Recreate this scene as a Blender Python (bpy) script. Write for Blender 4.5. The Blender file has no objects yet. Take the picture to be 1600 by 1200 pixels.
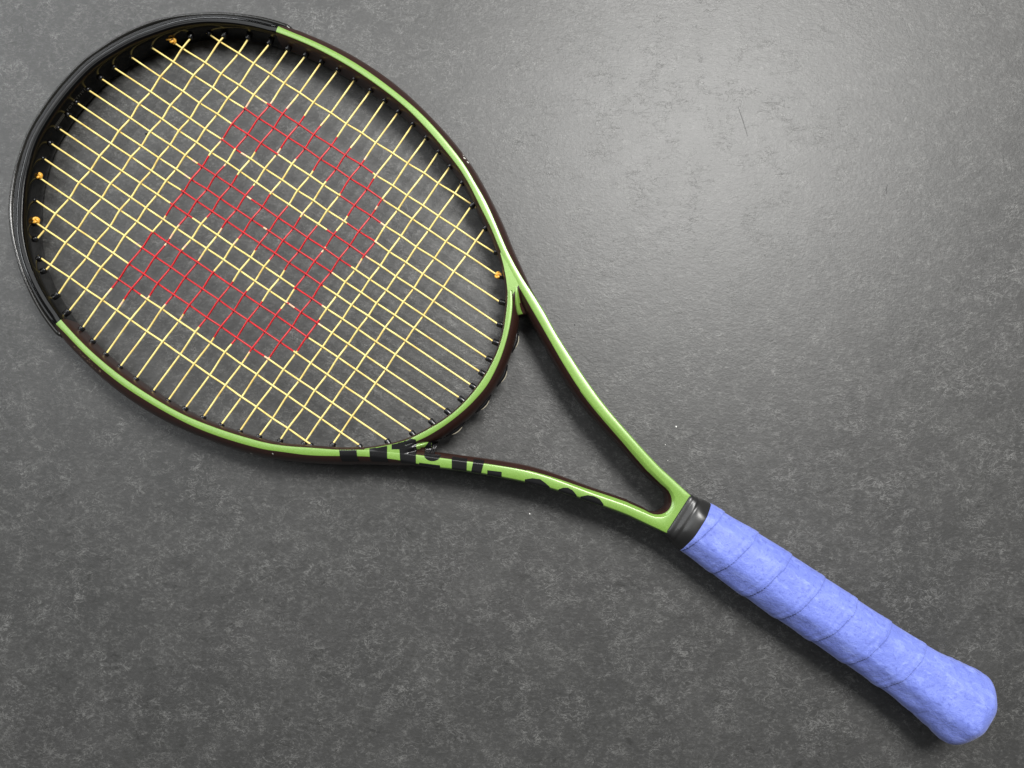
import bpy, bmesh, math, random
from mathutils import Vector, Matrix, noise as mnoise
from mathutils.bvhtree import BVHTree
random.seed(7)
S = bpy.context.scene
COL = S.collection
MM = 0.001

# ------------------------------------------------------------------ camera, world, lamps
# The racket frame: x runs from the tip of the head to the butt, y across the head, z up; millimetres.
TILT = math.atan(9.6/680)                      # the thick butt lifts the handle end off the floor
RACKET = Matrix.Rotation(math.radians(-34.0), 4, 'Z') @ Matrix.Translation((0, 0, 10.75*MM)) @ Matrix.Rotation(-TILT, 4, 'Y')
cam_rot = Matrix(((0.828992, -0.555564, 0.064195), (0.559241, 0.82444, -0.086875), (-0.00466, 0.10792, 0.994149))).to_4x4()
cam_mat = RACKET @ Matrix.Translation((378.698*MM, -31.397*MM, 475.37*MM)) @ cam_rot
cd = bpy.data.cameras.new('camera'); cam = bpy.data.objects.new('camera', cd); COL.objects.link(cam)
cam.matrix_world = cam_mat
cd.sensor_width = 36; cd.lens = 36*1202/1600; cd.clip_start = 0.01; cd.clip_end = 50
S.camera = cam
S.view_settings.view_transform = 'Standard'; S.view_settings.look = 'None'
S.view_settings.exposure = 0.0; S.view_settings.gamma = 1.0

w = bpy.data.worlds.new('World'); S.world = w; w.use_nodes = True
bg = w.node_tree.nodes['Background']; bg.inputs[0].default_value = (0.95, 0.98, 1.0, 1); bg.inputs[1].default_value = 0.10

def area(name, target, az, el, dist, sx, sy, watts, color):
    l = bpy.data.lights.new(name, 'AREA'); l.shape = 'RECTANGLE'; l.size = sx; l.size_y = sy
    l.energy = watts; l.color = color
    o = bpy.data.objects.new(name, l); COL.objects.link(o)
    a, e = math.radians(az), math.radians(el)
    p = Vector(target) + dist*Vector((math.cos(e)*math.cos(a), math.cos(e)*math.sin(a), math.sin(e)))
    o.location = p
    o.rotation_euler = (Vector(target)-p).to_track_quat('-Z', 'Y').to_euler()
    return o
NADIR = RACKET @ Vector((0.379, -0.031, 0))
NADIR.z = 0
area('window_light', NADIR, 61, 58, 2.3, 0.95, 0.75, 84, (1.0, 0.99, 0.965))
area('side_window_light', NADIR, 142, 25, 2.6, 3.2, 0.18, 38, (0.95, 0.98, 1.0))
area('far_window_light', NADIR, 140, 55, 2.6, 1.9, 1.2, 22, (0.97, 0.99, 1.0))

# ------------------------------------------------------------------ measured outlines (mm, racket frame)
W_POLY= [(104.0,36.8),(101.6,49.8),(103.5,63.9),(116.3,75.2),(128.0,77.6),(140.3,80.4),(151.7,80.7),(165.1,80.6),(177.1,78.7),(189.8,78.2),(202.3,70.4),(214.1,62.3),(221.8,48.9),(225.0,36.9),(225.7,26.0),(223.2,14.7),(214.7,4.6),(214.7,-5.0),(220.8,-14.8),(226.2,-24.9),(226.8,-36.5),(225.4,-47.8),(213.9,-60.6),(201.6,-66.3),(187.9,-67.8),(176.1,-70.7),(164.2,-70.1),(150.8,-69.7),(139.1,-70.6),(126.5,-71.3),(123.1,-73.9),(115.7,-82.9),(104.3,-81.9),(103.4,-73.8),(103.4,-60.7),(103.3,-47.6),(102.9,-36.4),(115.6,-34.4),(127.3,-35.8),(138.5,-35.3),(151.9,-35.6),(164.8,-33.9),(177.0,-33.8),(188.3,-33.7),(200.9,-30.7),(201.9,-18.8),(197.5,-13.9),(189.6,-11.4),(177.1,-11.1),(165.2,-10.4),(151.8,-11.4),(139.5,-10.3),(128.2,-10.6),(120.8,-15.0),(116.5,-23.7),(103.1,-24.8),(100.9,-14.7),(102.9,-5.3),(101.7,4.7),(100.7,15.7),(104.4,25.3),(117.5,23.3),(127.5,24.3),(139.0,24.3),(151.9,24.9),(165.7,25.3),(177.1,24.2),(189.5,25.4),(199.7,26.9),(202.7,35.1),(202.5,39.1),(189.4,48.9),(176.9,51.6),(165.4,52.8),(151.9,51.9),(139.3,48.4),(133.2,48.3),(122.3,37.4),(117.3,35.8)]
MAINS=[[(55.7,90.3),(38.4,72.8),(29.3,61.9),(22.1,49.2),(17.6,37.1),(15.2,26.5),(13.1,15.6),(12.1,4.5),(12.7,-5.1),(13.1,-15.8),(14.7,-26.7),(17.2,-37.3),(22.1,-49.0),(29.7,-62.2),(39.2,-73.7),(55.7,-90.3)],[(267.2,91.3),(291.6,73.4),(302.6,62.3),(312.1,48.9),(319.0,36.6),(323.0,25.8),(325.4,15.0),(326.8,5.3),(326.8,-4.6),(325.4,-15.2),(322.7,-26.1),(318.4,-36.7),(312.7,-49.2),(303.1,-61.8),(290.9,-73.9),(265.7,-90.3)]]
CROSS=[[(46.2,80.7),(63.8,93.6),(77.8,101.4),(91.4,106.2),(103.8,109.8),(115.8,112.5),(127.0,114.7),(139.1,116.5),(151.9,117.2),(164.8,116.9),(176.4,116.3),(188.1,114.7),(200.7,113.3),(213.0,110.7),(224.9,107.3),(236.6,103.4),(249.0,98.4),(262.6,89.2),(278.0,81.9)],[(45.4,-81.1),(62.3,-94.3),(78.7,-102.2),(90.9,-106.9),(104.5,-110.6),(115.1,-113.2),(126.8,-115.3),(139.0,-116.9),(151.8,-117.2),(165.3,-117.8),(176.6,-117.0),(188.3,-114.8),(200.9,-113.0),(212.9,-110.7),(224.8,-107.4),(236.6,-103.3),(248.8,-98.0),(262.0,-91.2),(277.1,-81.7)]]
LETTERS=[
   [(284.4,-81.8),(293.1,-76.0),(299.2,-83.0),(290.6,-88.8)] ,
   [(299.0,-71.0),(306.3,-62.6),(310.7,-68.9),(314.0,-72.9),(305.3,-78.8)] ,
   [(308.9,-61.6),(316.3,-52.6),(319.5,-51.2),(328.7,-64.4),(320.9,-69.3),(315.8,-63.0),(314.5,-61.5),(310.7,-64.1)] ,
   [(337.0,-48.9),(337.6,-50.1),(337.8,-51.4),(337.6,-52.7),(337.1,-54.0),(336.3,-55.2),(335.2,-56.1),(333.9,-56.8),(332.5,-57.2),(331.1,-57.1),(329.8,-56.8),(328.6,-56.1),(327.7,-55.2),(327.1,-54.0),(326.9,-52.7),(327.1,-51.3),(327.6,-50.0),(328.4,-48.9),(329.5,-47.9),(330.8,-47.3),(332.2,-46.9),(333.6,-46.9),(334.9,-47.3),(336.1,-48.0)] ,
   [(329.0,-61.4),(340.3,-55.7),(341.8,-57.9),(331.0,-64.3)] ,
   [(342.9,-47.0),(351.2,-42.8),(355.9,-50.3),(348.1,-54.6)] ,
   [(354.8,-40.8),(360.9,-38.5),(363.8,-46.8),(358.4,-49.5)] ,
   [(365.5,-42.2),(373.2,-38.2),(375.5,-41.6),(368.0,-45.8)] ,
   [(387.2,-34.1),(390.6,-31.0),(394.8,-28.9),(398.3,-29.0),(402.1,-29.5),(403.6,-31.8),(389.6,-37.6)] ,
   [(407.2,-27.8),(409.0,-25.4),(411.4,-23.8),(414.6,-23.5),(418.1,-24.6),(419.5,-26.6),(408.6,-30.3)] ,
   [(420.5,-24.0),(423.4,-21.0),(427.0,-19.3),(430.8,-18.8),(434.4,-20.1),(435.4,-22.3),(422.2,-26.6)] ,
]

LOOPS=[(333.8,33.3),(341.7,10.9),(341.4,-10.6),(336.3,-32.7)]
CHIPS=[(240.4,-114.7),(252.4,-106.6),(243.4,111.6),(246.5,110.7),(241.6,112.9),(128.0,-125.2),(120.1,-123.3),(135.1,-124.7),(113.0,-121.8)]
LINE=[(403.1,20.4),(421.8,14.9)]
GI = [(9.3,0),(9.6,10),(11.0,24),(13.5,34.5),(18.8,47.3),(24,58),(30,67),(38.7,79),(46,86.5),(54,93.3),(62,98.5),(71,103.5),(81,108),(90,111.2),(97,113.2),(112,116.4),(125,118.4),(140,119.8),(155,120.3),(170,119.9),(184,119),(197,117.3),(209,114.7),(222,111.3),(236,106.9),(247,103),(258,97.6),(271,90),(284,82.6),(295,75.0)]
ARM_B = [(305,69),(316,63),(322,60),(330,56),(338,52),(350,46),(363,39.4),(374,34.2),(384,29.8),(395,26),(409,22.3),(422,19.3),(438,15),(446,12.9)]
BRIDGE_B = [(288,80),(295,75),(303,68),(309,62),(315,54.7),(320,46.2),(326,34),(329.5,24),(331.8,12),(332.5,0)]
GO = [(60,102),(71,107),(81,111.6),(90,114.6),(96,116.3),(102,117.9),(116,120.7),(130,122.7),(144,123.9),(156,124.2),(168,123.8),(180,123),(196,121.3),(208,119.2),(218,116.8),(229,113.6),(239,110.3),(249,106.5),(256,102.8),(268,97),(277,91.7),(286,85.8),(295,79.8),(301,76),(311,70.6),(319.6,66.4),(328,62.8),(336.5,58.9),(345,54.7),(352,50.8),(368,43.6),(384,36.7),(400,30.6),(412,26.9),(424,23.6),(438,19.9),(451,16.9),(464,14.9),(478,13.0)]
SO = [(-1.2,0),(-.7,12),(1.3,29),(5.2,41),(9.1,52),(14.6,63),(21,73.5),(27,80.8),(35,89),(43,95.5),(50,100.8),(58,106.2),(68,111.6),(77,116),(87,119.8),(100,123.3),(115,126.2),(130,128.6),(146,130),(162,130.2),(175,129.5),(188,128),(200,125.8),(212,123.2),(227,119.4),(240,115.2),(250,111.3),(262,105.5),(275,98.3),(289,89.8),(302,80.8),(315.5,72.4),(330,63.2),(340,58.7),(352,52),(366,45.2),(384,37.6),(403,30.6),(419,26),(435,21.5),(450,18),(478,14)]
BR_GO = [(300,80),(312,64.5),(319.2,54.6),(325.4,43.2),(330.3,31.5),(334.2,18.4),(336,8),(336.7,0)]
BR_SO = [(303,82),(316,66),(325,53),(331.3,42),(336.4,28),(339.8,14),(341,0)]
TIP_CUT = 96.5

# ------------------------------------------------------------------ helpers
def V2(p): return Vector((p[0], p[1]))
def smooth_line(pts, step=1.0, sig=3.0, close_start=True, close_end=False):
    """resample a polyline evenly and smooth it; ends lying on y = 0 are smoothed through their mirror image"""
    P = [V2(p) for p in pts]
    out = []
    # Catmull-Rom through the points
    def mir(p): return Vector((p.x, -p.y))
    ext = ([mir(P[1])] if P[0].y == 0 else [2*P[0]-P[1]]) + P + ([mir(P[-2])] if P[-1].y == 0 else [2*P[-1]-P[-2]])
    fine = []
    for i in range(1, len(ext)-2):
        a, b, c, d = ext[i-1:i+3]
        m = max(2, int((c-b).length*4))
        for k in range(m):
            t = k/m
            fine.append(0.5*((2*b) + (c-a)*t + (2*a-5*b+4*c-d)*t*t + (3*b-a-3*c+d)*t*t*t))
    fine.append(ext[-2].copy())
    L = [0]
    for i in range(1, len(fine)): L.append(L[-1]+(fine[i]-fine[i-1]).length)
    n = max(3, int(L[-1]/step)); j = 0
    for k in range(n+1):
        s = L[-1]*k/n
        while j < len(L)-2 and L[j+1] < s: j += 1
        t = (s-L[j])/max(1e-9, L[j+1]-L[j])
        out.append(fine[j].lerp(fine[j+1], t))
    if sig:
        r = int(3*sig/step); wts = [math.exp(-0.5*(k*step/sig)**2) for k in range(-r, r+1)]
        res = []
        N = len(out)
        for i in range(N):
            acc = Vector((0, 0)); ws = 0
            for k in range(-r, r+1):
                q = i+k; wt = wts[k+r]
                if q < 0:
                    if out[0].y == 0: p = mir(out[-q] if -q < N else out[-1])
                    else: p = 2*out[0]-out[min(-q, N-1)]
                elif q >= N:
                    q2 = 2*(N-1)-q
                    if abs(out[-1].y) < 1e-6: p = mir(out[q2])
                    else: p = 2*out[-1]-out[max(q2, 0)]
                else: p = out[q]
                acc += p*wt; ws += wt
            res.append(acc/ws)
        out = res
    return out
def ray_dist(p, n, line, default=None):
    """distance along n from p to a polyline"""
    best = None
    for i in range(len(line)-1):
        a, b = line[i], line[i+1]; e = b-a
        den = n.x*e.y-n.y*e.x
        if abs(den) < 1e-9: continue
        w0 = a-p
        t = (w0.x*e.y-w0.y*e.x)/den; u = (w0.x*n.y-w0.y*n.x)/den
        if -1e-6 <= u <= 1+1e-6 and t > -3 and (best is None or abs(t) < abs(best)): best = t
    return default if best is None else best
def mesh_obj(name, verts, faces, mats, fmat=None, parent=None, smooth=True, scale=MM):
    me = bpy.data.meshes.new(name)
    me.from_pydata([Vector(v)*scale for v in verts], [], faces)
    for m in mats: me.materials.append(m)
    if fmat: me.polygons.foreach_set('material_index', fmat)
    me.polygons.foreach_set('use_smooth', [smooth]*len(me.polygons))
    me.update()
    o = bpy.data.objects.new(name, me); COL.objects.link(o)
    if parent: o.parent = parent
    return o
def fix_normals(o, merge=0.0):
    bm = bmesh.new(); bm.from_mesh(o.data)
    if merge: bmesh.ops.remove_doubles(bm, verts=bm.verts, dist=merge)
    bmesh.ops.recalc_face_normals(bm, faces=bm.faces)
    bm.to_mesh(o.data); bm.free(); o.data.update()
def interp(tab, x):
    if x <= tab[0][0]: return tab[0][1]
    for (a, va), (b, vb) in zip(tab, tab[1:]):
        if x <= b:
            t = (x-a)/(b-a); return va+(vb-va)*t
    return tab[-1][1]
def tube(path, r, sides=8, caps=True):
    """tube along 3-D points -> verts, faces (radius may be a list)"""
    vs, fs = [], []
    N = len(path); up = Vector((0, 0, 1))
    for i, p in enumerate(path):
        t = (path[min(i+1, N-1)]-path[max(i-1, 0)]).normalized()
        a = t.cross(up)
        if a.length < 1e-4: a = t.cross(Vector((1, 0, 0)))
        a.normalize(); b = a.cross(t)
        rr = r[i] if isinstance(r, (list, tuple)) else r
        for k in range(sides):
            an = 2*math.pi*k/sides
            vs.append(p + rr*(math.cos(an)*a + math.sin(an)*b))
    for i in range(N-1):
        for k in range(sides):
            k2 = (k+1) % sides
            fs.append((i*sides+k, i*sides+k2, (i+1)*sides+k2, (i+1)*sides+k))
    if caps:
        fs.append(tuple(reversed(range(sides)))); fs.append(tuple((N-1)*sides+k for k in range(sides)))
    return vs, fs

# ------------------------------------------------------------------ materials
def new_mat(name):
    m = bpy.data.materials.new(name); m.use_nodes = True
    nt = m.node_tree; b = nt.nodes['Principled BSDF']
    return m, nt, b
def N(nt, typ, **kw):
    n = nt.nodes.new(typ)
    for k, v in kw.items(): setattr(n, k, v)
    return n
def coords(nt, scale=(1, 1, 1), rot=0):
    t = N(nt, 'ShaderNodeTexCoord'); m = N(nt, 'ShaderNodeMapping')
    m.inputs['Scale'].default_value = scale; m.inputs['Rotation'].default_value = (0, 0, rot)
    nt.links.new(t.outputs['Object'], m.inputs['Vector']); return m.outputs['Vector']
def noise(nt, vec, scale, detail=3, rough=0.5, dist=0.0):
    n = N(nt, 'ShaderNodeTexNoise'); n.inputs['Scale'].default_value = scale
    n.inputs['Detail'].default_value = detail; n.inputs['Roughness'].default_value = rough
    n.inputs['Distortion'].default_value = dist
    nt.links.new(vec, n.inputs['Vector']); return n.outputs[0]
def ramp(nt, fac, stops):
    r = N(nt, 'ShaderNodeValToRGB'); e = r.color_ramp.elements
    while len(e) < len(stops): e.new(0.5)
    for el, (p, c) in zip(e, stops):
        el.position = p; el.color = (c, c, c, 1) if isinstance(c, (int, float)) else (*c, 1)
    nt.links.new(fac, r.inputs[0]); return r.outputs[0]
def mathn(nt, op, a, b=None, clamp=False):
    n = N(nt, 'ShaderNodeMath', operation=op); n.use_clamp = clamp
    for i, v in enumerate((a, b)):
        if v is None: continue
        if isinstance(v, (int, float)): n.inputs[i].default_value = v
        else: nt.links.new(v, n.inputs[i])
    return n.outputs[0]
def mixc(nt, fac, a, b, blend='MIX'):
    n = N(nt, 'ShaderNodeMix', data_type='RGBA', blend_type=blend)
    if isinstance(fac, (int, float)): n.inputs[0].default_value = fac
    else: nt.links.new(fac, n.inputs[0])
    for i, v in ((6, a), (7, b)):
        if isinstance(v, tuple): n.inputs[i].default_value = (*v, 1)
        else: nt.links.new(v, n.inputs[i])
    return n.outputs[2]
def bump(nt, b, h, strength, dist):
    n = N(nt, 'ShaderNodeBump'); n.inputs['Strength'].default_value = strength; n.inputs['Distance'].default_value = dist
    nt.links.new(h, n.inputs['Height']); nt.links.new(n.outputs[0], b.inputs['Normal']); return n

def mat_floor():
    m, nt, b = new_mat('floor_linoleum')
    v = coords(nt)
    vs = coords(nt, (0.78, 1.25, 1.0), 0.10)
    big = noise(nt, v, 8, 3, 0.55)
    mid = noise(nt, v, 30, 4, 0.6, 0.5)
    # curled light fibres: thin bands where a warped noise crosses its middle value
    def fibres(scale, dist, width, off):
        wn = noise(nt, vs, scale, 4, 0.62, dist)
        return ramp(nt, mathn(nt, 'ABSOLUTE', mathn(nt, 'SUBTRACT', wn, off)), [(0.0, 1.0), (width*0.4, 0.75), (width, 0.0)])
    curl = fibres(135, 1.6, 0.030, 0.52)
    curl2 = fibres(300, 1.2, 0.035, 0.50)
    clump = ramp(nt, noise(nt, v, 42, 5, 0.68, 0.9), [(0.46, 0.0), (0.68, 1.0)])
    clump2 = ramp(nt, noise(nt, v, 120, 4, 0.65, 0.6), [(0.46, 0.0), (0.64, 1.0)])
    streak = noise(nt, vs, 420, 3, 0.65, 0.5)
    grain = noise(nt, v, 1100, 2, 0.6)
    c = mixc(nt, ramp(nt, big, [(0.35, 0.0), (0.65, 1.0)]), (0.0355, 0.0355, 0.035), (0.042, 0.0415, 0.041))
    c = mixc(nt, ramp(nt, mid, [(0.42, 0.0), (0.70, 0.45)]), c, (0.061, 0.0605, 0.059))
    f1 = mathn(nt, 'MULTIPLY', curl, mathn(nt, 'ADD', mathn(nt, 'MULTIPLY', clump, 0.85), mathn(nt, 'MULTIPLY', clump2, 0.30)), True)
    c = mixc(nt, mathn(nt, 'MULTIPLY', f1, 0.60), c, (0.220, 0.218, 0.211))
    f2 = mathn(nt, 'MULTIPLY', curl2, clump2)
    c = mixc(nt, mathn(nt, 'MULTIPLY', f2, 0.55), c, (0.170, 0.1685, 0.163))
    c = mixc(nt, ramp(nt, streak, [(0.32, 0.75), (0.48, 0.0)]), c, (0.032, 0.032, 0.030))
    c = mixc(nt, ramp(nt, streak, [(0.56, 0.0), (0.76, 0.5)]), c, (0.125, 0.124, 0.119))
    c = mixc(nt, ramp(nt, grain, [(0.32, 0.6), (0.5, 0.0)]), c, (0.035, 0.035, 0.033))
    dk = mathn(nt, 'MULTIPLY', ramp(nt, noise(nt, vs, 110, 4, 0.7, 1.4), [(0.34, 1.0), (0.41, 0.0)]), ramp(nt, mid, [(0.45, 1.0), (0.6, 0.2)]))
    c = mixc(nt, mathn(nt, 'MULTIPLY', dk, 0.75), c, (0.024, 0.024, 0.023))
    nt.links.new(c, b.inputs['Base Color'])
    h = mathn(nt, 'ADD', mathn(nt, 'MULTIPLY', grain, 0.35), mathn(nt, 'ADD', mathn(nt, 'MULTIPLY', f1, 0.6), mathn(nt, 'ADD', streak, mathn(nt, 'MULTIPLY', noise(nt, v, 230, 3, 0.6, 0.8), 0.8))))
    bump(nt, b, h, 0.28, 0.0004)
    r = ramp(nt, mathn(nt, 'ADD', mathn(nt, 'MULTIPLY', mid, 0.6), mathn(nt, 'MULTIPLY', streak, 0.4)), [(0.3, 0.42), (0.7, 0.46)])
    nt.links.new(r, b.inputs['Roughness'])
    b.inputs['Specular IOR Level'].default_value = 0.5
    return m
def mat_simple(name, col, rough, metal=0.0, coat=0.0, spec=0.5, coat_rough=0.06):
    m, nt, b = new_mat(name)
    b.inputs['Base Color'].default_value = (*col, 1); b.inputs['Roughness'].default_value = rough
    b.inputs['Metallic'].default_value = metal; b.inputs['Coat Weight'].default_value = coat
    b.inputs['Coat Roughness'].default_value = coat_rough; b.inputs['Specular IOR Level'].default_value = spec
    return m, nt, b
def mat_paint(name, col, flake, rough, metal, coat):
    m, nt, b = mat_simple(name, col, rough, metal, coat, 0.5, 0.18)
    v = coords(nt)
    f = noise(nt, v, 2600, 1, 0.5)
    c = mixc(nt, ramp(nt, f, [(0.4, 0.0), (0.75, 1.0)]), col, flake)
    big = noise(nt, v, 60, 3, 0.5)
    c = mixc(nt, ramp(nt, big, [(0.3, 0.0), (0.8, 0.35)]), c, tuple(x*0.8 for x in col))
    nt.links.new(c, b.inputs['Base Color'])
    bump(nt, b, noise(nt, v, 420, 2, 0.5), 0.03, 0.0002)
    return m
M_FLOOR = mat_floor()
M_GREEN = mat_paint('green_metallic_paint', (0.150, 0.285, 0.042), (0.225, 0.375, 0.085), 0.36, 0.12, 0.6)
M_BROWN = mat_paint('dark_brown_paint', (0.020, 0.0095, 0.0075), (0.05, 0.018, 0.012), 0.34, 0.1, 0.1)
def mat_black():
    m, nt, b = mat_simple('black_gloss_paint', (0.002, 0.002, 0.002), 0.14, 0, 0.0, 0.27)
    v = coords(nt)
    bump(nt, b, noise(nt, v, 160, 3, 0.6), 0.08, 0.0004)
    return m
M_BLACK = mat_black()
M_LETTER = mat_simple('black_print', (0.006, 0.006, 0.0065), 0.24, 0, 0.0, 0.45)[0]
def mat_bumper():
    m, nt, b = mat_simple('scuffed_black_plastic', (0.012, 0.0115, 0.0105), 0.12, 0, 0.0, 0.5)
    v = coords(nt)
    s = ramp(nt, noise(nt, v, 420, 4, 0.7, 0.5), [(0.60, 0.0), (0.72, 1.0)])
    p = ramp(nt, noise(nt, v, 34, 2, 0.5), [(0.5, 0.0), (0.66, 1.0)])
    c = mixc(nt, mathn(nt, 'MULTIPLY', mathn(nt, 'MULTIPLY', s, p), 0.5), (0.014, 0.0135, 0.012), (0.18, 0.17, 0.15))
    nt.links.new(c, b.inputs['Base Color'])
    bump(nt, b, noise(nt, v, 300, 3, 0.6), 0.25, 0.0003)
    return m
M_BUMPER = mat_bumper()
M_GROMMET = mat_simple('black_nylon', (0.006, 0.006, 0.007), 0.24)[0]
def mat_string(name, col, var):
    m, nt, b = mat_simple(name, col, 0.38)
    v = coords(nt)
    c = mixc(nt, ramp(nt, noise(nt, v, 110, 3, 0.6), [(0.35, 0.0), (0.7, 1.0)]), col, var)
    nt.links.new(c, b.inputs['Base Color'])
    return m
M_YELLOW = mat_string('natural_string', (0.88, 0.74, 0.27), (0.68, 0.48, 0.13))
M_RED = mat_string('red_stencil_ink', (0.54, 0.010, 0.016), (0.40, 0.008, 0.013))
M_PALE = mat_string('thin_stencil_ink', (0.86, 0.62, 0.36), (0.78, 0.40, 0.26))
M_KNOT = mat_simple('amber_string', (0.80, 0.42, 0.06), 0.3)[0]
M_LOOP = mat_simple('string_rim_highlight', (0.34, 0.31, 0.24), 0.25)[0]  # pale tone paints the rim highlight of the dark string loops
M_CHIP = mat_simple('bare_chip', (0.55, 0.54, 0.50), 0.5)[0]
M_INK = mat_simple('grey_print', (0.10, 0.10, 0.095), 0.4)[0]
def mat_rubber():
    m, nt, b = mat_simple('black_rubber', (0.016, 0.016, 0.016), 0.34)
    bump(nt, b, noise(nt, coords(nt), 500, 3, 0.6), 0.12, 0.0002)
    return m
M_RUBBER = mat_rubber()
def mat_grip():
    m, nt, b = mat_simple('blue_overgrip', (0.19, 0.26, 0.80), 0.60)
    v = coords(nt); vs = coords(nt, (0.5, 1.0, 1.0))
    c = mixc(nt, ramp(nt, noise(nt, v, 45, 3, 0.6), [(0.35, 0.0), (0.7, 1.0)]), (0.128, 0.172, 0.54), (0.172, 0.224, 0.63))
    c = mixc(nt, mathn(nt, 'MULTIPLY', ramp(nt, noise(nt, v, 430, 3, 0.65, 0.6), [(0.34, 1.0), (0.47, 0.0)]), 0.62), c, (0.085, 0.115, 0.42))
    c = mixc(nt, mathn(nt, 'MULTIPLY', ramp(nt, noise(nt, vs, 260, 4, 0.65, 0.6), [(0.52, 0.0), (0.72, 1.0)]), 0.5), c, (0.30, 0.38, 0.88))
    nt.links.new(c, b.inputs['Base Color'])
    h = mathn(nt, 'ADD', noise(nt, v, 420, 4, 0.65, 0.4), mathn(nt, 'MULTIPLY', noise(nt, vs, 130, 3, 0.6, 0.8), 0.8))
    bump(nt, b, h, 0.6, 0.0007)
    b.inputs['Sheen Weight'].default_value = 0.15
    return m
M_GRIP = mat_grip()

# ------------------------------------------------------------------ floor
FZ = [(-1.5,-1.5),(2.1,-1.5),(2.1,1.5),(-1.5,1.5)]
fl = mesh_obj('floor', [(x, y, 0) for x, y in FZ], [(0, 1, 2, 3)], [M_FLOOR], smooth=False, scale=1.0)
fl['kind'] = 'structure'; fl['label'] = 'dark grey marbled linoleum floor under the racket'

# ------------------------------------------------------------------ racket root
root = bpy.data.objects.new('tennis_racket', None); COL.objects.link(root)
root.matrix_world = RACKET; root.empty_display_size = 0.05
root['label'] = 'green and black tennis racket with yellow strings and blue grip lying on grey floor'
root['category'] = 'tennis racket'

# ------------------------------------------------------------------ frame: one tube from the throat round the head and back
# columns across the tube: (blend along A..B..C..D, height)
def section(B, C, n, ci, co, zs=1.0, fac=0.0, crown=0.0):
    W = (C-B).length
    c = []
    for d, z in ((-ci, 0), (-ci, 4.6), (-ci*0.93, 6.6), (-ci*0.74, 8.1), (-0.45*(1-fac)-ci*0.52*fac, 10.02*(1-fac)+9.2*fac), (-0.12, 10.34)):
        c.append((B+n*d, z))
    e = min(0.3, 0.35/max(W, 0.5))
    for t, z in ((0.5*e, 10.52-0.25*crown), (e*1.8, 10.63-0.08*crown), (0.5-0.12*crown, 10.64), (1-e*1.8-0.1*crown, 10.60-0.3*crown), (1-0.4*e, 10.42-0.7*crown)):
        c.append((B+n*(W*t), z))
    for f, z in ((0.06, 10.15), (0.32, 9.3), (0.62, 7.5), (0.85, 5.2), (0.97, 3.0), (1.0, 1.2)):
        c.append((B+n*(W+co*f), z))
    up = [(p.x, p.y, z*zs) for p, z in c]
    dn = [(p.x, p.y, -z*zs) for p, z in reversed(c[1:])]
    return up+dn
gi = smooth_line(GI+ARM_B, 1.0, 4.0)
go = smooth_line(GO, 1.0, 4.0); so = smooth_line(SO, 1.0, 4.0)
def sstep(a, b, x):
    t = min(1, max(0, (x-a)/(b-a))); return t*t*(3-2*t)
stations = []      # (B, C, n, ci, co)
for i, B in enumerate(gi):
    t = gi[min(i+1, len(gi)-1)]-gi[max(i-1, 0)]
    n = Vector((-t.y, t.x)).normalized()
    if i == 0: n = Vector((-1, 0))
    d_so = ray_dist(B, n, so, 12)
    bumper = 1-sstep(92, 108, B.x)
    w_go = ray_dist(B, n, go, 4.2) if B.x > 96 else 4.2
    if 85 < B.x <= 108: w_go = 4.2+(ray_dist(B, n, go, 4.2)-4.2)*sstep(92, 108, B.x)
    head = 1-sstep(285, 345, B.x)
    ci = 1.8*head+3.4*(1-head)
    co = max(1.1, d_so-w_go-1.7*bumper)
    stations.append((B, B+n*w_go, n, ci, co))
# the throat, where the two arms close in a U above the grip collar
U = [((448,12.5),(451,16.9)),((453,11.5),(456.5,16.1)),((458,10.5),(462.5,15.2)),((461.5,9.9),(468,14.3)),((464.3,9.0),(474,13.4)),((466.6,7.7),(478,12.6)),((468.3,6.1),(478,9.8)),((469.6,4.1),(478,6.6)),((470.3,2.1),(478,3.3)),((470.5,0.0),(478,0.0))]
for b, c in U:
    B, C = V2(b), V2(c); n = (C-B).normalized()
    stations.append((B, C, n, 3.4, 1.1))
rows = []
for (B, C, n, ci, co) in stations: rows.append(section(B, C, n, ci, co, 1.0, sstep(385, 440, B.x), 1-sstep(90, 97, B.x)))
K = len(rows[0])
verts, faces, fm = [], [], []
# profile index -> colour: 5..9 top green face, last part of arms also the outer rounding
def colour(col, x):
    k = col if col < 17 else 32-col                 # mirror of the lower half
    if x < TIP_CUT: return 2
    lo = 5
    if x > 385: lo = 4
    hi = 10 + (x > 320) + (x > 328) + (x > 335) + (x > 342)
    return 0 if lo <= k < hi else 1
for side in (1, -1):
    base = len(verts)
    for r in rows:
        for p in r: verts.append((p[0], p[1]*side, p[2]))
    for i in range(len(rows)-1):
        x = 0.5*(stations[i][0].x+stations[i+1][0].x)
        for k in range(K):
            k2 = (k+1) % K
            f = (base+i*K+k, base+i*K+k2, base+(i+1)*K+k2, base+(i+1)*K+k)
            faces.append(f if side > 0 else f[::-1]); fm.append(colour(k, x))
frame = mesh_obj('frame', verts, faces, [M_GREEN, M_BROWN, M_BLACK], fm, root)
fix_normals(frame, 0.00001)

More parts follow.
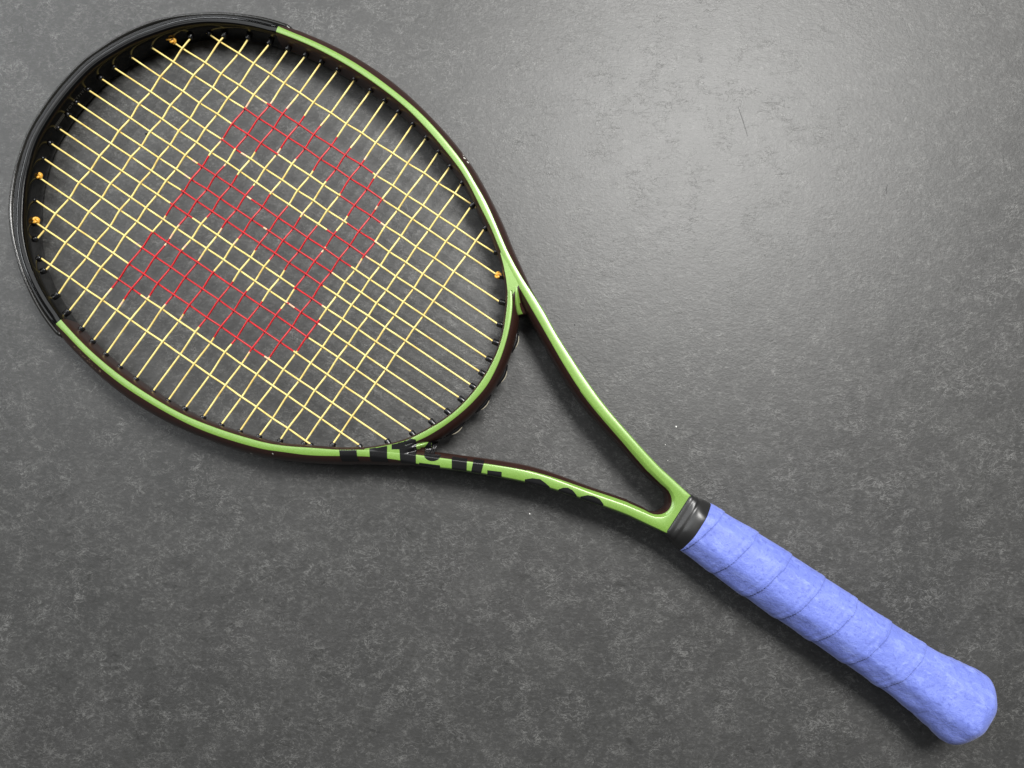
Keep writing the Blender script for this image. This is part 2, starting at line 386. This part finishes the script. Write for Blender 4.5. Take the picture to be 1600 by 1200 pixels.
# bridge across the throat, string side green, with the sloped webs that join it to the arms
bb = smooth_line(BRIDGE_B, 1.0, 3.0); bgo = smooth_line(BR_GO, 1.0, 3.0); bso = smooth_line(BR_SO, 1.0, 3.0)
rows = []
for i, B in enumerate(bb):
    t = bb[min(i+1, len(bb)-1)]-bb[max(i-1, 0)]
    n = Vector((-t.y, t.x)).normalized()
    if i == len(bb)-1: n = Vector((1, 0))
    wg = ray_dist(B, n, bgo, 4.2); ws = max(wg+3.5, ray_dist(B, n, bso, 9.0))
    k_in = sstep(308, 322, B.x); wg = wg*(0.55+0.45*k_in); rows.append(section(B, B+n*wg, n, 1.6, max(0.6, (ws-wg)*k_in), 0.984-0.05*(1-sstep(300, 312, B.x))))
verts, faces, fm = [], [], []
for side in (1, -1):
    base = len(verts)
    for r in rows:
        for p in r: verts.append((p[0], p[1]*side, p[2]))
    for i in range(len(rows)-1):
        for k in range(K):
            k2 = (k+1) % K
            kk = k if k < 17 else 32-k
            f = (base+i*K+k, base+i*K+k2, base+(i+1)*K+k2, base+(i+1)*K+k)
            faces.append(f if side > 0 else f[::-1]); fm.append(0 if 5 <= kk < 10 else 1)
bridge = mesh_obj('throat_bridge', verts, faces, [M_GREEN, M_BROWN], fm, root)
fix_normals(bridge, 0.00001)
def web(side):
    # grid from the crotch (x 312) to the open edge (x 331); ridge in the middle, valleys beside the rails
    vs, fs, fmm = [], [], []
    NX, NY = 24, 18
    for i in range(NX+1):
        t = i/NX
        x = 297+33*t
        lo = Vector((x, interp([(297, 72.9), (303, 67.6), (309, 61.6), (315, 54.6), (319.5, 50.5), (325, 41.0), (330, 35.0)], x)))
        hi = Vector((x, interp([(297, 75.5), (303, 71.5), (309, 67.8), (316, 64.0), (322, 61.5), (330, 57.5)], x)))
        if x > 316:
            lo = Vector((x, interp([(316, 58.0), (319.2, 53.8), (325.4, 42.6), (330.3, 31)], x)))
            k = sstep(316, 330, x)
            hi = hi+Vector((5.5*k, -2.2*k)); lo = lo.lerp(Vector((326.3, 43.0)), k)
        for j in range(NY+1):
            s = j/NY
            p = lo.lerp(hi, s)
            ridge = math.exp(-((s-0.5)/0.15)**2)
            z = 10.56 - 0.3*(1-sstep(297, 305, x)) - 4.6*sstep(318, 324, x)*(1-0.78*ridge) - 4.0*sstep(321, 331, x)*(0.55+0.45*ridge)
            p = p+Vector((-2.6, -0.8))*(math.sin(math.pi*s)*sstep(316, 330, x))
            vs.append((p.x, p.y*side, z))
    top = len(vs)
    for v in list(vs): vs.append((v[0], v[1], -v[2]))
    def q(i, j, o): return o+i*(NY+1)+j
    for o in (0, top):
        for i in range(NX):
            for j in range(NY):
                fs.append((q(i, j, o), q(i, j+1, o), q(i+1, j+1, o), q(i+1, j, o)))
                s = (j+0.5)/NY; fmm.append(0 if (abs(s-0.5) < 0.20*(1-0.5*(i/NX)**2) or i < 15) else 1)
    for j in range(NY):
        fs.append((q(NX, j, 0), q(NX, j+1, 0), q(NX, j+1, top), q(NX, j, top))); fmm.append(1)
    o = mesh_obj('throat_web', vs, fs, [M_GREEN, M_BROWN], fmm, root)
    fix_normals(o)
web(1); web(-1)

# ------------------------------------------------------------------ bumper guard round the tip
tip = [(p, i) for i, p in enumerate(so) if p.x < 104]
prof = [(-2.2, 7.6), (-0.9, 7.3), (0.1, 6.3), (0.3, 4.5), (0.2, 2.0), (-0.3, 1.0)]
prof = prof+[(u, -z) for u, z in reversed(prof)]+[(-2.6, -3), (-2.6, 3)]
vs, fs = [], []
seq = []
for p, i in tip:
    t = so[i+1]-so[max(i-1, 0)]
    n = Vector((-t.y, t.x)).normalized() if i else Vector((-1, 0))
    seq.append((p, n, sstep(104.5, 96, p.x)))
full = [(Vector((p.x, -p.y)), Vector((n.x, -n.y)), k) for p, n, k in reversed(seq[1:])]+seq
for p, n, k in full:
    for u, z in prof:
        q = p+n*(u-2.0*(1-k)); vs.append((q.x, q.y, z*(0.72+0.28*k)))
kp = len(prof)
for i in range(len(full)-1):
    for k in range(kp):
        k2 = (k+1) % kp
        fs.append((i*kp+k, i*kp+k2, (i+1)*kp+k2, (i+1)*kp+k))
fs.append(tuple(range(kp))); fs.append(tuple((len(full)-1)*kp+k for k in range(kp)))
bump_o = mesh_obj('bumper_guard', vs, fs, [M_BUMPER], None, root); fix_normals(bump_o)

# ------------------------------------------------------------------ strings
D_STR = 1.17
def inside(x, y, poly):
    c = False; j = len(poly)-1
    for i in range(len(poly)):
        xi, yi = poly[i]; xj, yj = poly[j]
        if (yi > y) != (yj > y) and x < (xj-xi)*(y-yi)/(yj-yi)+xi: c = not c
        j = i
    return c
mains = [(V2(a), V2(b)) for a, b in zip(*MAINS)]
cross = [(V2(a), V2(b)) for a, b in zip(*CROSS)]
def meet(a, b):
    p, r = a[0], a[1]-a[0]; q, s = b[0], b[1]-b[0]
    den = r.x*s.y-r.y*s.x
    t = ((q-p).x*s.y-(q-p).y*s.x)/den; u = ((q-p).x*r.y-(q-p).y*r.x)/den
    return t, u
wall = [Vector((p.x, p.y)) for p in gi if p.x < 300]+[Vector((p.x, p.y)) for p in bb if p.x >= 300]
wall = wall+[Vector((p.x, -p.y)) for p in reversed(wall[:-1])]
def wall_info(p):
    i = min(range(len(wall)), key=lambda k: (wall[k]-p).length_squared)
    t = wall[(i+1) % len(wall)]-wall[i-1]
    n = Vector((-t.y, t.x)).normalized()
    if n.dot(wall[i]-Vector((165, 0))) < 0: n = -n
    return wall[i], n, (wall[i]-p).dot(n)
def make_string(name, seg, others, parity, is_main, idx):
    a, b = seg; L = (b-a).length; d = (b-a)/L
    side = Vector((-d.y, d.x))
    ks = []
    for j, o in enumerate(others):
        t, u = meet(seg, o)
        if -0.002 < t < 1.002 and -0.002 < u < 1.002:
            s = (1 if (j+parity) % 2 == 0 else -1)*(1 if is_main else -1)
            ks.append((t*L, s))
    ks.sort()
    amp = 0.62 if is_main else 0.72
    keys = [(-3.0, 0.0)]+[(s, z*amp) for s, z in ks]+[(L+3.0, 0.0)]
    lat = [0.0]+[random.uniform(-0.15, 0.15) for _ in ks]+[0.0]
    path, ss = [], []
    for i in range(len(keys)-1):
        (s0, z0), (s1, z1) = keys[i], keys[i+1]
        m = max(2, int((s1-s0)/1.3))
        for k in range(m):
            t = k/m; e = t*t*(3-2*t)
            s = s0+(s1-s0)*t; lt = lat[i]+(lat[i+1]-lat[i])*e
            p = a+d*s+side*lt
            path.append(Vector((p.x, p.y, z0+(z1-z0)*e))); ss.append(s)
    p = a+d*(L+3.0); path.append(Vector((p.x, p.y, 0))); ss.append(L+3)
    vs, fs = tube(path, D_STR/2, 8)
    red = [inside(q.x, q.y, W_POLY) for q in path]
    fmm = []
    for i in range(len(path)-1):
        r = 0
        if red[i] and red[i+1]: r = 1
        else:
            near = any(red[max(0, i-2):i+4])
            if near and mnoise.noise(Vector((idx*3.1, i*0.37, 5.0 if is_main else 9.0))) > 0.18: r = 2
        if r == 1 and mnoise.noise(Vector((idx*7.7, i*0.13, 2.0 if is_main else 4.0))) > 0.52: r = 2
        fmm += [r]*8
    fmm += [0, 0]
    return mesh_obj(name, vs, fs, [M_YELLOW, M_RED, M_PALE], fmm, root)
main_objs = [make_string('main_string', m, cross, i, True, i) for i, m in enumerate(mains)]
for j, c in enumerate(cross): make_string('cross_string', c, mains, j, False, j)

# grommets: short black barrels where each string enters the frame
def grommet(end, d):
    w_, n, dist = wall_info(end)
    dirv = (d*0.5+n*0.5).normalized()
    ln = max(1.2, dist)+3.4
    p0 = end-d*0.2
    pts = [0, 0.25, 0.7, ln*0.4, ln]
    rad = [1.25, 1.75, 1.95, 1.85, 1.95]
    path = [Vector((p0.x+dirv.x*t, p0.y+dirv.y*t, 0)) for t in pts]
    vs, fs = tube(path, rad, 12)
    mesh_obj('grommet', vs, fs, [M_GROMMET], None, root)
for a, b in mains+cross:
    d = (b-a).normalized()
    grommet(a, -d); grommet(b, d)

# tie-off knots with short tails
def knot(x, y, d, tail, owner):
    path, rad = [], []
    for k in range(49):
        t = 2*math.pi*k/48
        r = 1.25+0.55*math.cos(3*t)
        p = Vector((r*math.cos(2*t), r*math.sin(2*t), 0.95*math.sin(3*t)))
        path.append(Vector((x+p.x, y+p.y, p.z+0.6)))
    vs, fs = tube(path, 0.78, 8, False)
    if tail:
        tp = [Vector((x, y, 1.0)), Vector((x+d[0]*2, y+d[1]*2, 1.9)), Vector((x+d[0]*tail, y+d[1]*tail, 2.4))]
        v2, f2 = tube(tp, 0.62, 8)
        o = len(vs); vs += v2; fs += [tuple(o+q for q in f) for f in f2]
    mesh_obj('string_knot', vs, fs, [M_KNOT], None, main_objs[owner])
knot(38.0, 73.4, (-0.83, -0.55), 3.9, 1)
knot(21.4, -48.2, (-0.9, 0.42), 3.0, 12)
knot(38.0, -72.6, (-0.6, 0.8), 0, 14)
knot(302.4, 62.4, (1, 0), 0, 2)

# loops of string that stand out past the outside of the bridge, each over a black grommet saddle
for x, y in LOOPS:
    i = min(range(len(bso)), key=lambda k: (bso[k]-Vector((x, abs(y)))).length_squared)
    t = (bso[min(i+1, len(bso)-1)]-bso[i-1]).normalized(); n = Vector((-t.y, t.x))
    c = bso[i].copy()
    if n.x < 0: n = -n
    if y < 0: t.y, n.y, c.y = -t.y, -n.y, -c.y
    path = []
    for k in range(17):
        u = -1+2*k/16
        h = 2.9*math.sqrt(max(0, 1-u*u))-0.9
        p = c+t*(u*5.2)+n*h; path.append(Vector((p.x, p.y, 0.2)))
    vs, fs = tube(path, 0.33, 8); mesh_obj('string_loop', vs, fs, [M_LOOP], None, root)
    path2 = []
    for k in range(13):
        u = -1+2*k/12
        p = c+t*(u*7.2)+n*(1.5*math.cos(u*math.pi/2)**1.2-1.2); path2.append(Vector((p.x, p.y, 0.2)))
    vs, fs = tube(path2, 1.55, 10); mesh_obj('grommet_saddle', vs, fs, [M_GROMMET], None, root)

# ------------------------------------------------------------------ grip collar and overgrip
def oct_r(th, wy, hz, p=14.0):
    """eight-sided section with softened edges: flat top, sides and four bevels"""
    s = 0.0
    for q in range(8):
        a = q*math.pi/4
        d = wy if q in (0, 4) else hz if q in (2, 6) else (wy+hz)/2*0.985
        c = math.cos(th-a)
        if c > 0: s += (c/d)**p
    return s**(-1/p)
def box_r(th, wy, hz, p):
    c, s = abs(math.cos(th)), abs(math.sin(th))
    return ((c/wy)**p+(s/hz)**p)**(-1/p)
COLLAR = [(474.3, 10.5), (474.35, 14.0), (475.2, 14.4), (476.3, 14.65), (477.1, 14.45), (477.8, 14.7), (479.2, 15.4), (480.2, 15.55), (480.9, 15.25), (481.7, 15.7), (483.5, 16.5), (486, 16.85), (488.6, 17.0), (489.1, 16.9), (489.2, 15.0)]
vs, fs = [], []
SEG = 96
for x, wy in COLLAR:
    for k in range(SEG):
        th = 2*math.pi*k/SEG; r = box_r(th, wy, wy-interp([(474, 2.7), (480, 2.3), (489, 1.6)], x), interp([(474, 8.0), (480, 4.5), (490, 3.0)], x))
        r = r+(oct_r(th, wy, wy*0.885)-r)*sstep(476, 488, x)
        vs.append((x, r*math.cos(th), r*math.sin(th)))
for i in range(len(COLLAR)-1):
    for k in range(SEG):
        k2 = (k+1) % SEG; fs.append((i*SEG+k, i*SEG+k2, (i+1)*SEG+k2, (i+1)*SEG+k))
fs.append(tuple(range(SEG))); fs.append(tuple((len(COLLAR)-1)*SEG+k for k in range(SEG)))
co_ = mesh_obj('grip_collar', vs, fs, [M_RUBBER], None, root); fix_normals(co_)

GRIP = [(488.6, 16.6), (489.5, 17.3), (500, 17.5), (510, 17.9), (522, 18.5), (545, 18.7), (575, 18.5), (605, 18.2), (630, 18.3), (642, 18.7), (650, 19.5), (658, 20.8), (665, 22.1), (671, 23.0), (675, 23.4), (678, 23.5), (680.2, 22.9), (682.8, 21.2), (685.2, 18.5), (687.0, 14.6), (688.3, 9.8), (689.0, 4.8), (689.3, 0.3)]
gx = smooth_line([(x, wv) for x, wv in GRIP], 0.4, 0.7)
PITCH, SEAM0 = 23.4, 493.5
vs, fs = [], []
SEG = 160
for P in gx:
    x, wy = P.x, max(P.y, 0.05)
    amp = sstep(660, 640, x)
    for k in range(SEG):
        th = 2*math.pi*k/SEG
        r = oct_r(th, wy, wy*0.875, 13.0)
        q = (x-SEAM0)/PITCH + (th-math.pi/2)/(2*math.pi)
        q += 0.035*mnoise.noise(Vector((math.floor(q)*5.3, math.cos(th)*1.2, math.sin(th)*1.2)))
        fr = q-math.floor(q)
        step = 0.62*(fr**1.6)+0.16*math.exp(-((fr-0.9)/0.05)**2)+0.12*math.exp(-((fr-0.74)/0.05)**2)
        step -= 0.20*math.exp(-(fr/0.018)**2)
        nz = mnoise.noise(Vector((x*0.05, math.cos(th)*wy*0.09, math.sin(th)*wy*0.09)))*0.22
        wr = mnoise.noise(Vector((x*0.10+th*1.4, math.cos(th)*2.2+x*0.02, math.sin(th)*2.2)))
        nz += 0.28*wr*(0.4+0.6*sstep(0.0, 0.9, -math.cos(th)))
        if x > 640: nz += 0.5*mnoise.noise(Vector((x*0.22-th*2.6, th*1.1, 3.0)))*sstep(640, 655, x)*sstep(686, 674, x)
        rr = r+(step*amp+nz*sstep(488.5, 494, x))*min(1, wy/12)-0.25
        vs.append((x, rr*math.cos(th), rr*math.sin(th)))
for i in range(len(gx)-1):
    for k in range(SEG):
        k2 = (k+1) % SEG; fs.append((i*SEG+k, i*SEG+k2, (i+1)*SEG+k2, (i+1)*SEG+k))
fs.append(tuple(range(SEG))); fs.append(tuple((len(gx)-1)*SEG+k for k in range(SEG)))
gr = mesh_obj('overgrip', vs, fs, [M_GRIP], None, root); fix_normals(gr)
gr['label'] = 'periwinkle blue overgrip wrapped in a spiral round the handle'

# ------------------------------------------------------------------ print and wear laid on the frame
dg = []
vcat, fcat = [], []
for o in (frame, bridge, bump_o)+tuple(c for c in root.children if c.name.startswith('throat_web')):
    b0 = len(vcat); vcat += [v.co.copy() for v in o.data.vertices]; fcat += [tuple(b0+i for i in p.vertices) for p in o.data.polygons]
BVH = BVHTree.FromPolygons(vcat, fcat)
def decal(name, poly, mat, off=0.09, grid=0.6, out=(0, 0)):
    slant = Vector((-out[0]*0.7, -out[1]*0.7, -1)).normalized()
    bm = bmesh.new()
    f = bm.faces.new([bm.verts.new((x, y, 0)) for x, y in poly])
    xs = [p[0] for p in poly]; ys = [p[1] for p in poly]
    for lo, hi, no in ((min(xs), max(xs), (1, 0, 0)), (min(ys), max(ys), (0, 1, 0))):
        v = lo+grid
        while v < hi:
            bmesh.ops.bisect_plane(bm, geom=bm.verts[:]+bm.edges[:]+bm.faces[:], plane_co=Vector(no)*v, plane_no=no)
            v += grid
    dead = []
    for v in bm.verts:
        P = Vector((v.co.x*MM, v.co.y*MM, 0.0106)); h, nrm, _, _ = BVH.ray_cast(P-slant*0.03, slant)
        if h is None or h.z < -0.003: dead.append(v); continue
        v.co = h+nrm*off*MM*(1 if nrm.dot(slant) < 0 else -1)
    if dead: bmesh.ops.delete(bm, geom=dead, context='VERTS')
    bmesh.ops.triangulate(bm, faces=bm.faces)
    bmesh.ops.recalc_face_normals(bm, faces=bm.faces)
    me = bpy.data.meshes.new(name); bm.to_mesh(me); bm.free()
    me.materials.append(mat)
    me.polygons.foreach_set('use_smooth', [True]*len(me.polygons))
    o = bpy.data.objects.new(name, me); COL.objects.link(o); o.parent = frame
    return o
for poly in LETTERS: decal('printed_letter', poly, M_LETTER, 0.2, 0.4, (0.45, -0.89))
M_SCUFF = mat_simple('worn_brown', (0.16, 0.11, 0.07), 0.5)[0]
for k in range(26):
    u = random.random(); CHIPS.append((113+25*u+random.gauss(0, 1), -122.6-3.2*u+random.gauss(0, 0.7)))
for k, (x, y) in enumerate(CHIPS):
    big = k in (0, 2, 3)
    r = 0.7 if big else 0.42 if k < 5 else random.uniform(0.15, 0.4)
    poly = [(x+r*(1+0.5*random.random())*math.cos(t)*(1.4 if k > 4 else 1), y+r*(0.6+0.5*random.random())*math.sin(t)) for t in [2*math.pi*i/7 for i in range(7)]]
    decal('paint_chip', poly, M_CHIP if k < 5 else M_SCUFF, 0.11, 0.4)
# thin grey line printed on the inside wall of the arm
(x0, y0), (x1, y1) = LINE
d = Vector((x1-x0, y1-y0)).normalized(); n = Vector((-d.y, d.x))
strip = [(p-n_*(3.4+0.1), k) for k, (p, c_, n_, ci_, co_2) in enumerate(stations) if 402 < p.x < 426]
vs, fs = [], []
for p, k in strip: vs += [(p.x, p.y, -0.45), (p.x, p.y, 0.15)]
for k in range(len(strip)-1): fs.append((2*k, 2*k+1, 2*k+3, 2*k+2))
mesh_obj('printed_line', vs, fs, [mat_simple('pale_grey_print', (0.22, 0.21, 0.20), 0.4)[0]], None, frame, False)
# faint words inside the head near the tip
def wall_text(txt, yc_, size, z):
    cu = bpy.data.curves.new('t', 'FONT'); cu.body = txt; cu.size = size; cu.align_x = 'CENTER'; cu.space_character = 1.35
    to = bpy.data.objects.new('t', cu); COL.objects.link(to)
    me = bpy.data.meshes.new_from_object(to.evaluated_get(bpy.context.evaluated_depsgraph_get()))
    COL.objects.unlink(to); bpy.data.objects.remove(to)
    return me
inner = [(p, n_, ci_) for (p, c_, n_, ci_, co_2) in [(s[0], s[1], s[2], s[3], s[4]) for s in stations] if p.x < 60]
line = [(Vector((p.x, p.y)), n_) for p, n_, ci_ in inner]
line = [(Vector((p.x, -p.y)), Vector((n_.x, -n_.y))) for p, n_ in reversed(line[1:])]+line     # runs from -y to +y
arc = [0]
for i in range(1, len(line)): arc.append(arc[-1]+(line[i][0]-line[i-1][0]).length)
def arc_at_y(y): return arc[min(range(len(line)), key=lambda k: abs(line[k][0].y-y))]
def on_wall(s, z):
    i = max(0, min(len(line)-2, next((k for k in range(len(arc)-1) if arc[k+1] >= s), len(arc)-2)))
    t = (s-arc[i])/(arc[i+1]-arc[i])
    p = line[i][0].lerp(line[i+1][0], t); nn = line[i][1].lerp(line[i+1][1], t).normalized()
    q = p-nn*(1.8+0.06); return Vector((q.x, q.y, z))*MM
me = wall_text('FORTYFIVE', 0, 3.0, 0)
s0 = arc_at_y(6.5)
for v in me.vertices: v.co = on_wall(s0+v.co.x, 1.6+v.co.y)
me.materials.append(M_INK); o = bpy.data.objects.new('printed_word', me); COL.objects.link(o); o.parent = frame
vs, fs = [], []
s1 = arc_at_y(-12)
for k in range(14):
    a = s1-5.5+k*0.8
    q = len(vs)
    for ds, z in ((0, 1.6), (0.42, 1.6), (0.72, 4.2), (0.3, 4.2)): vs.append(on_wall(a+ds, z))
    fs.append((q, q+1, q+2, q+3))
mesh_obj('printed_mark', vs, fs, [M_INK], None, frame, False, 1.0)

# ------------------------------------------------------------------ small marks on the floor
def floor_pt(x, y):
    p = RACKET @ Vector((x*MM, y*MM, 0)); return Vector((p.x, p.y))
def scratch(pts, wd, mat):
    P = [floor_pt(*p) for p in pts]
    vs, fs = [], []
    for i, p in enumerate(P):
        t = (P[min(i+1, len(P)-1)]-P[max(i-1, 0)]).normalized(); nn = Vector((-t.y, t.x))*wd*MM*(1 if 0 < i < len(P)-1 else 0.4)
        vs += [(p.x-nn.x, p.y-nn.y, 0.00012), (p.x+nn.x, p.y+nn.y, 0.00012), (p.x, p.y, 0.00022)]
    for i in range(len(P)-1):
        a, b = i*3, (i+1)*3
        fs += [(a, b, b+2, a+2), (a+2, b+2, b+1, a+1)]
    mesh_obj('scuff_mark', vs, fs, [mat], None, fl, True, 1.0)
M_MARK = mat_simple('dark_scuff', (0.012, 0.012, 0.012), 0.5)[0]
M_SCR = mat_simple('grey_scratch', (0.045, 0.045, 0.044), 0.5)[0]
M_DUST = mat_simple('pale_dust', (0.8, 0.79, 0.76), 0.7)[0]
scratch([(478.9, 260.7), (479.6, 257.6), (481.6, 254.6)], 0.45, M_MARK)
scratch([(368.2, 250.3), (376, 244), (384.4, 236.5)], 0.22, M_SCR)
scratch([(-60.0, 27.6), (-56.8, 24.2)], 0.5, M_MARK)
scratch([(66.3, 118.9), (75, 119.4), (85.6, 119.7)], 0.2, M_SCR)
def speck(x, y, r, mat, name):
    p = floor_pt(x, y)
    bm = bmesh.new(); bmesh.ops.create_icosphere(bm, subdivisions=1, radius=r*MM)
    for v in bm.verts: v.co *= random.uniform(0.75, 1.2); v.co.z = v.co.z*0.6
    me = bpy.data.meshes.new(name); bm.to_mesh(me); bm.free(); me.materials.append(mat)
    o = bpy.data.objects.new(name, me); COL.objects.link(o); o.location = (p.x, p.y, r*0.4*MM); o.parent = fl
speck(53.8, 13.9, 0.75, M_MARK, 'dirt_speck'); speck(359.2, 66.2, 0.5, M_MARK, 'dirt_speck')
for x, y, r in ((449.5, 47.5, 0.55), (402.5, -50.5, 0.55), (450.0, 34.0, 0.3), (456.8, 26.4, 0.25)): speck(x, y, r, M_DUST, 'dust_speck')
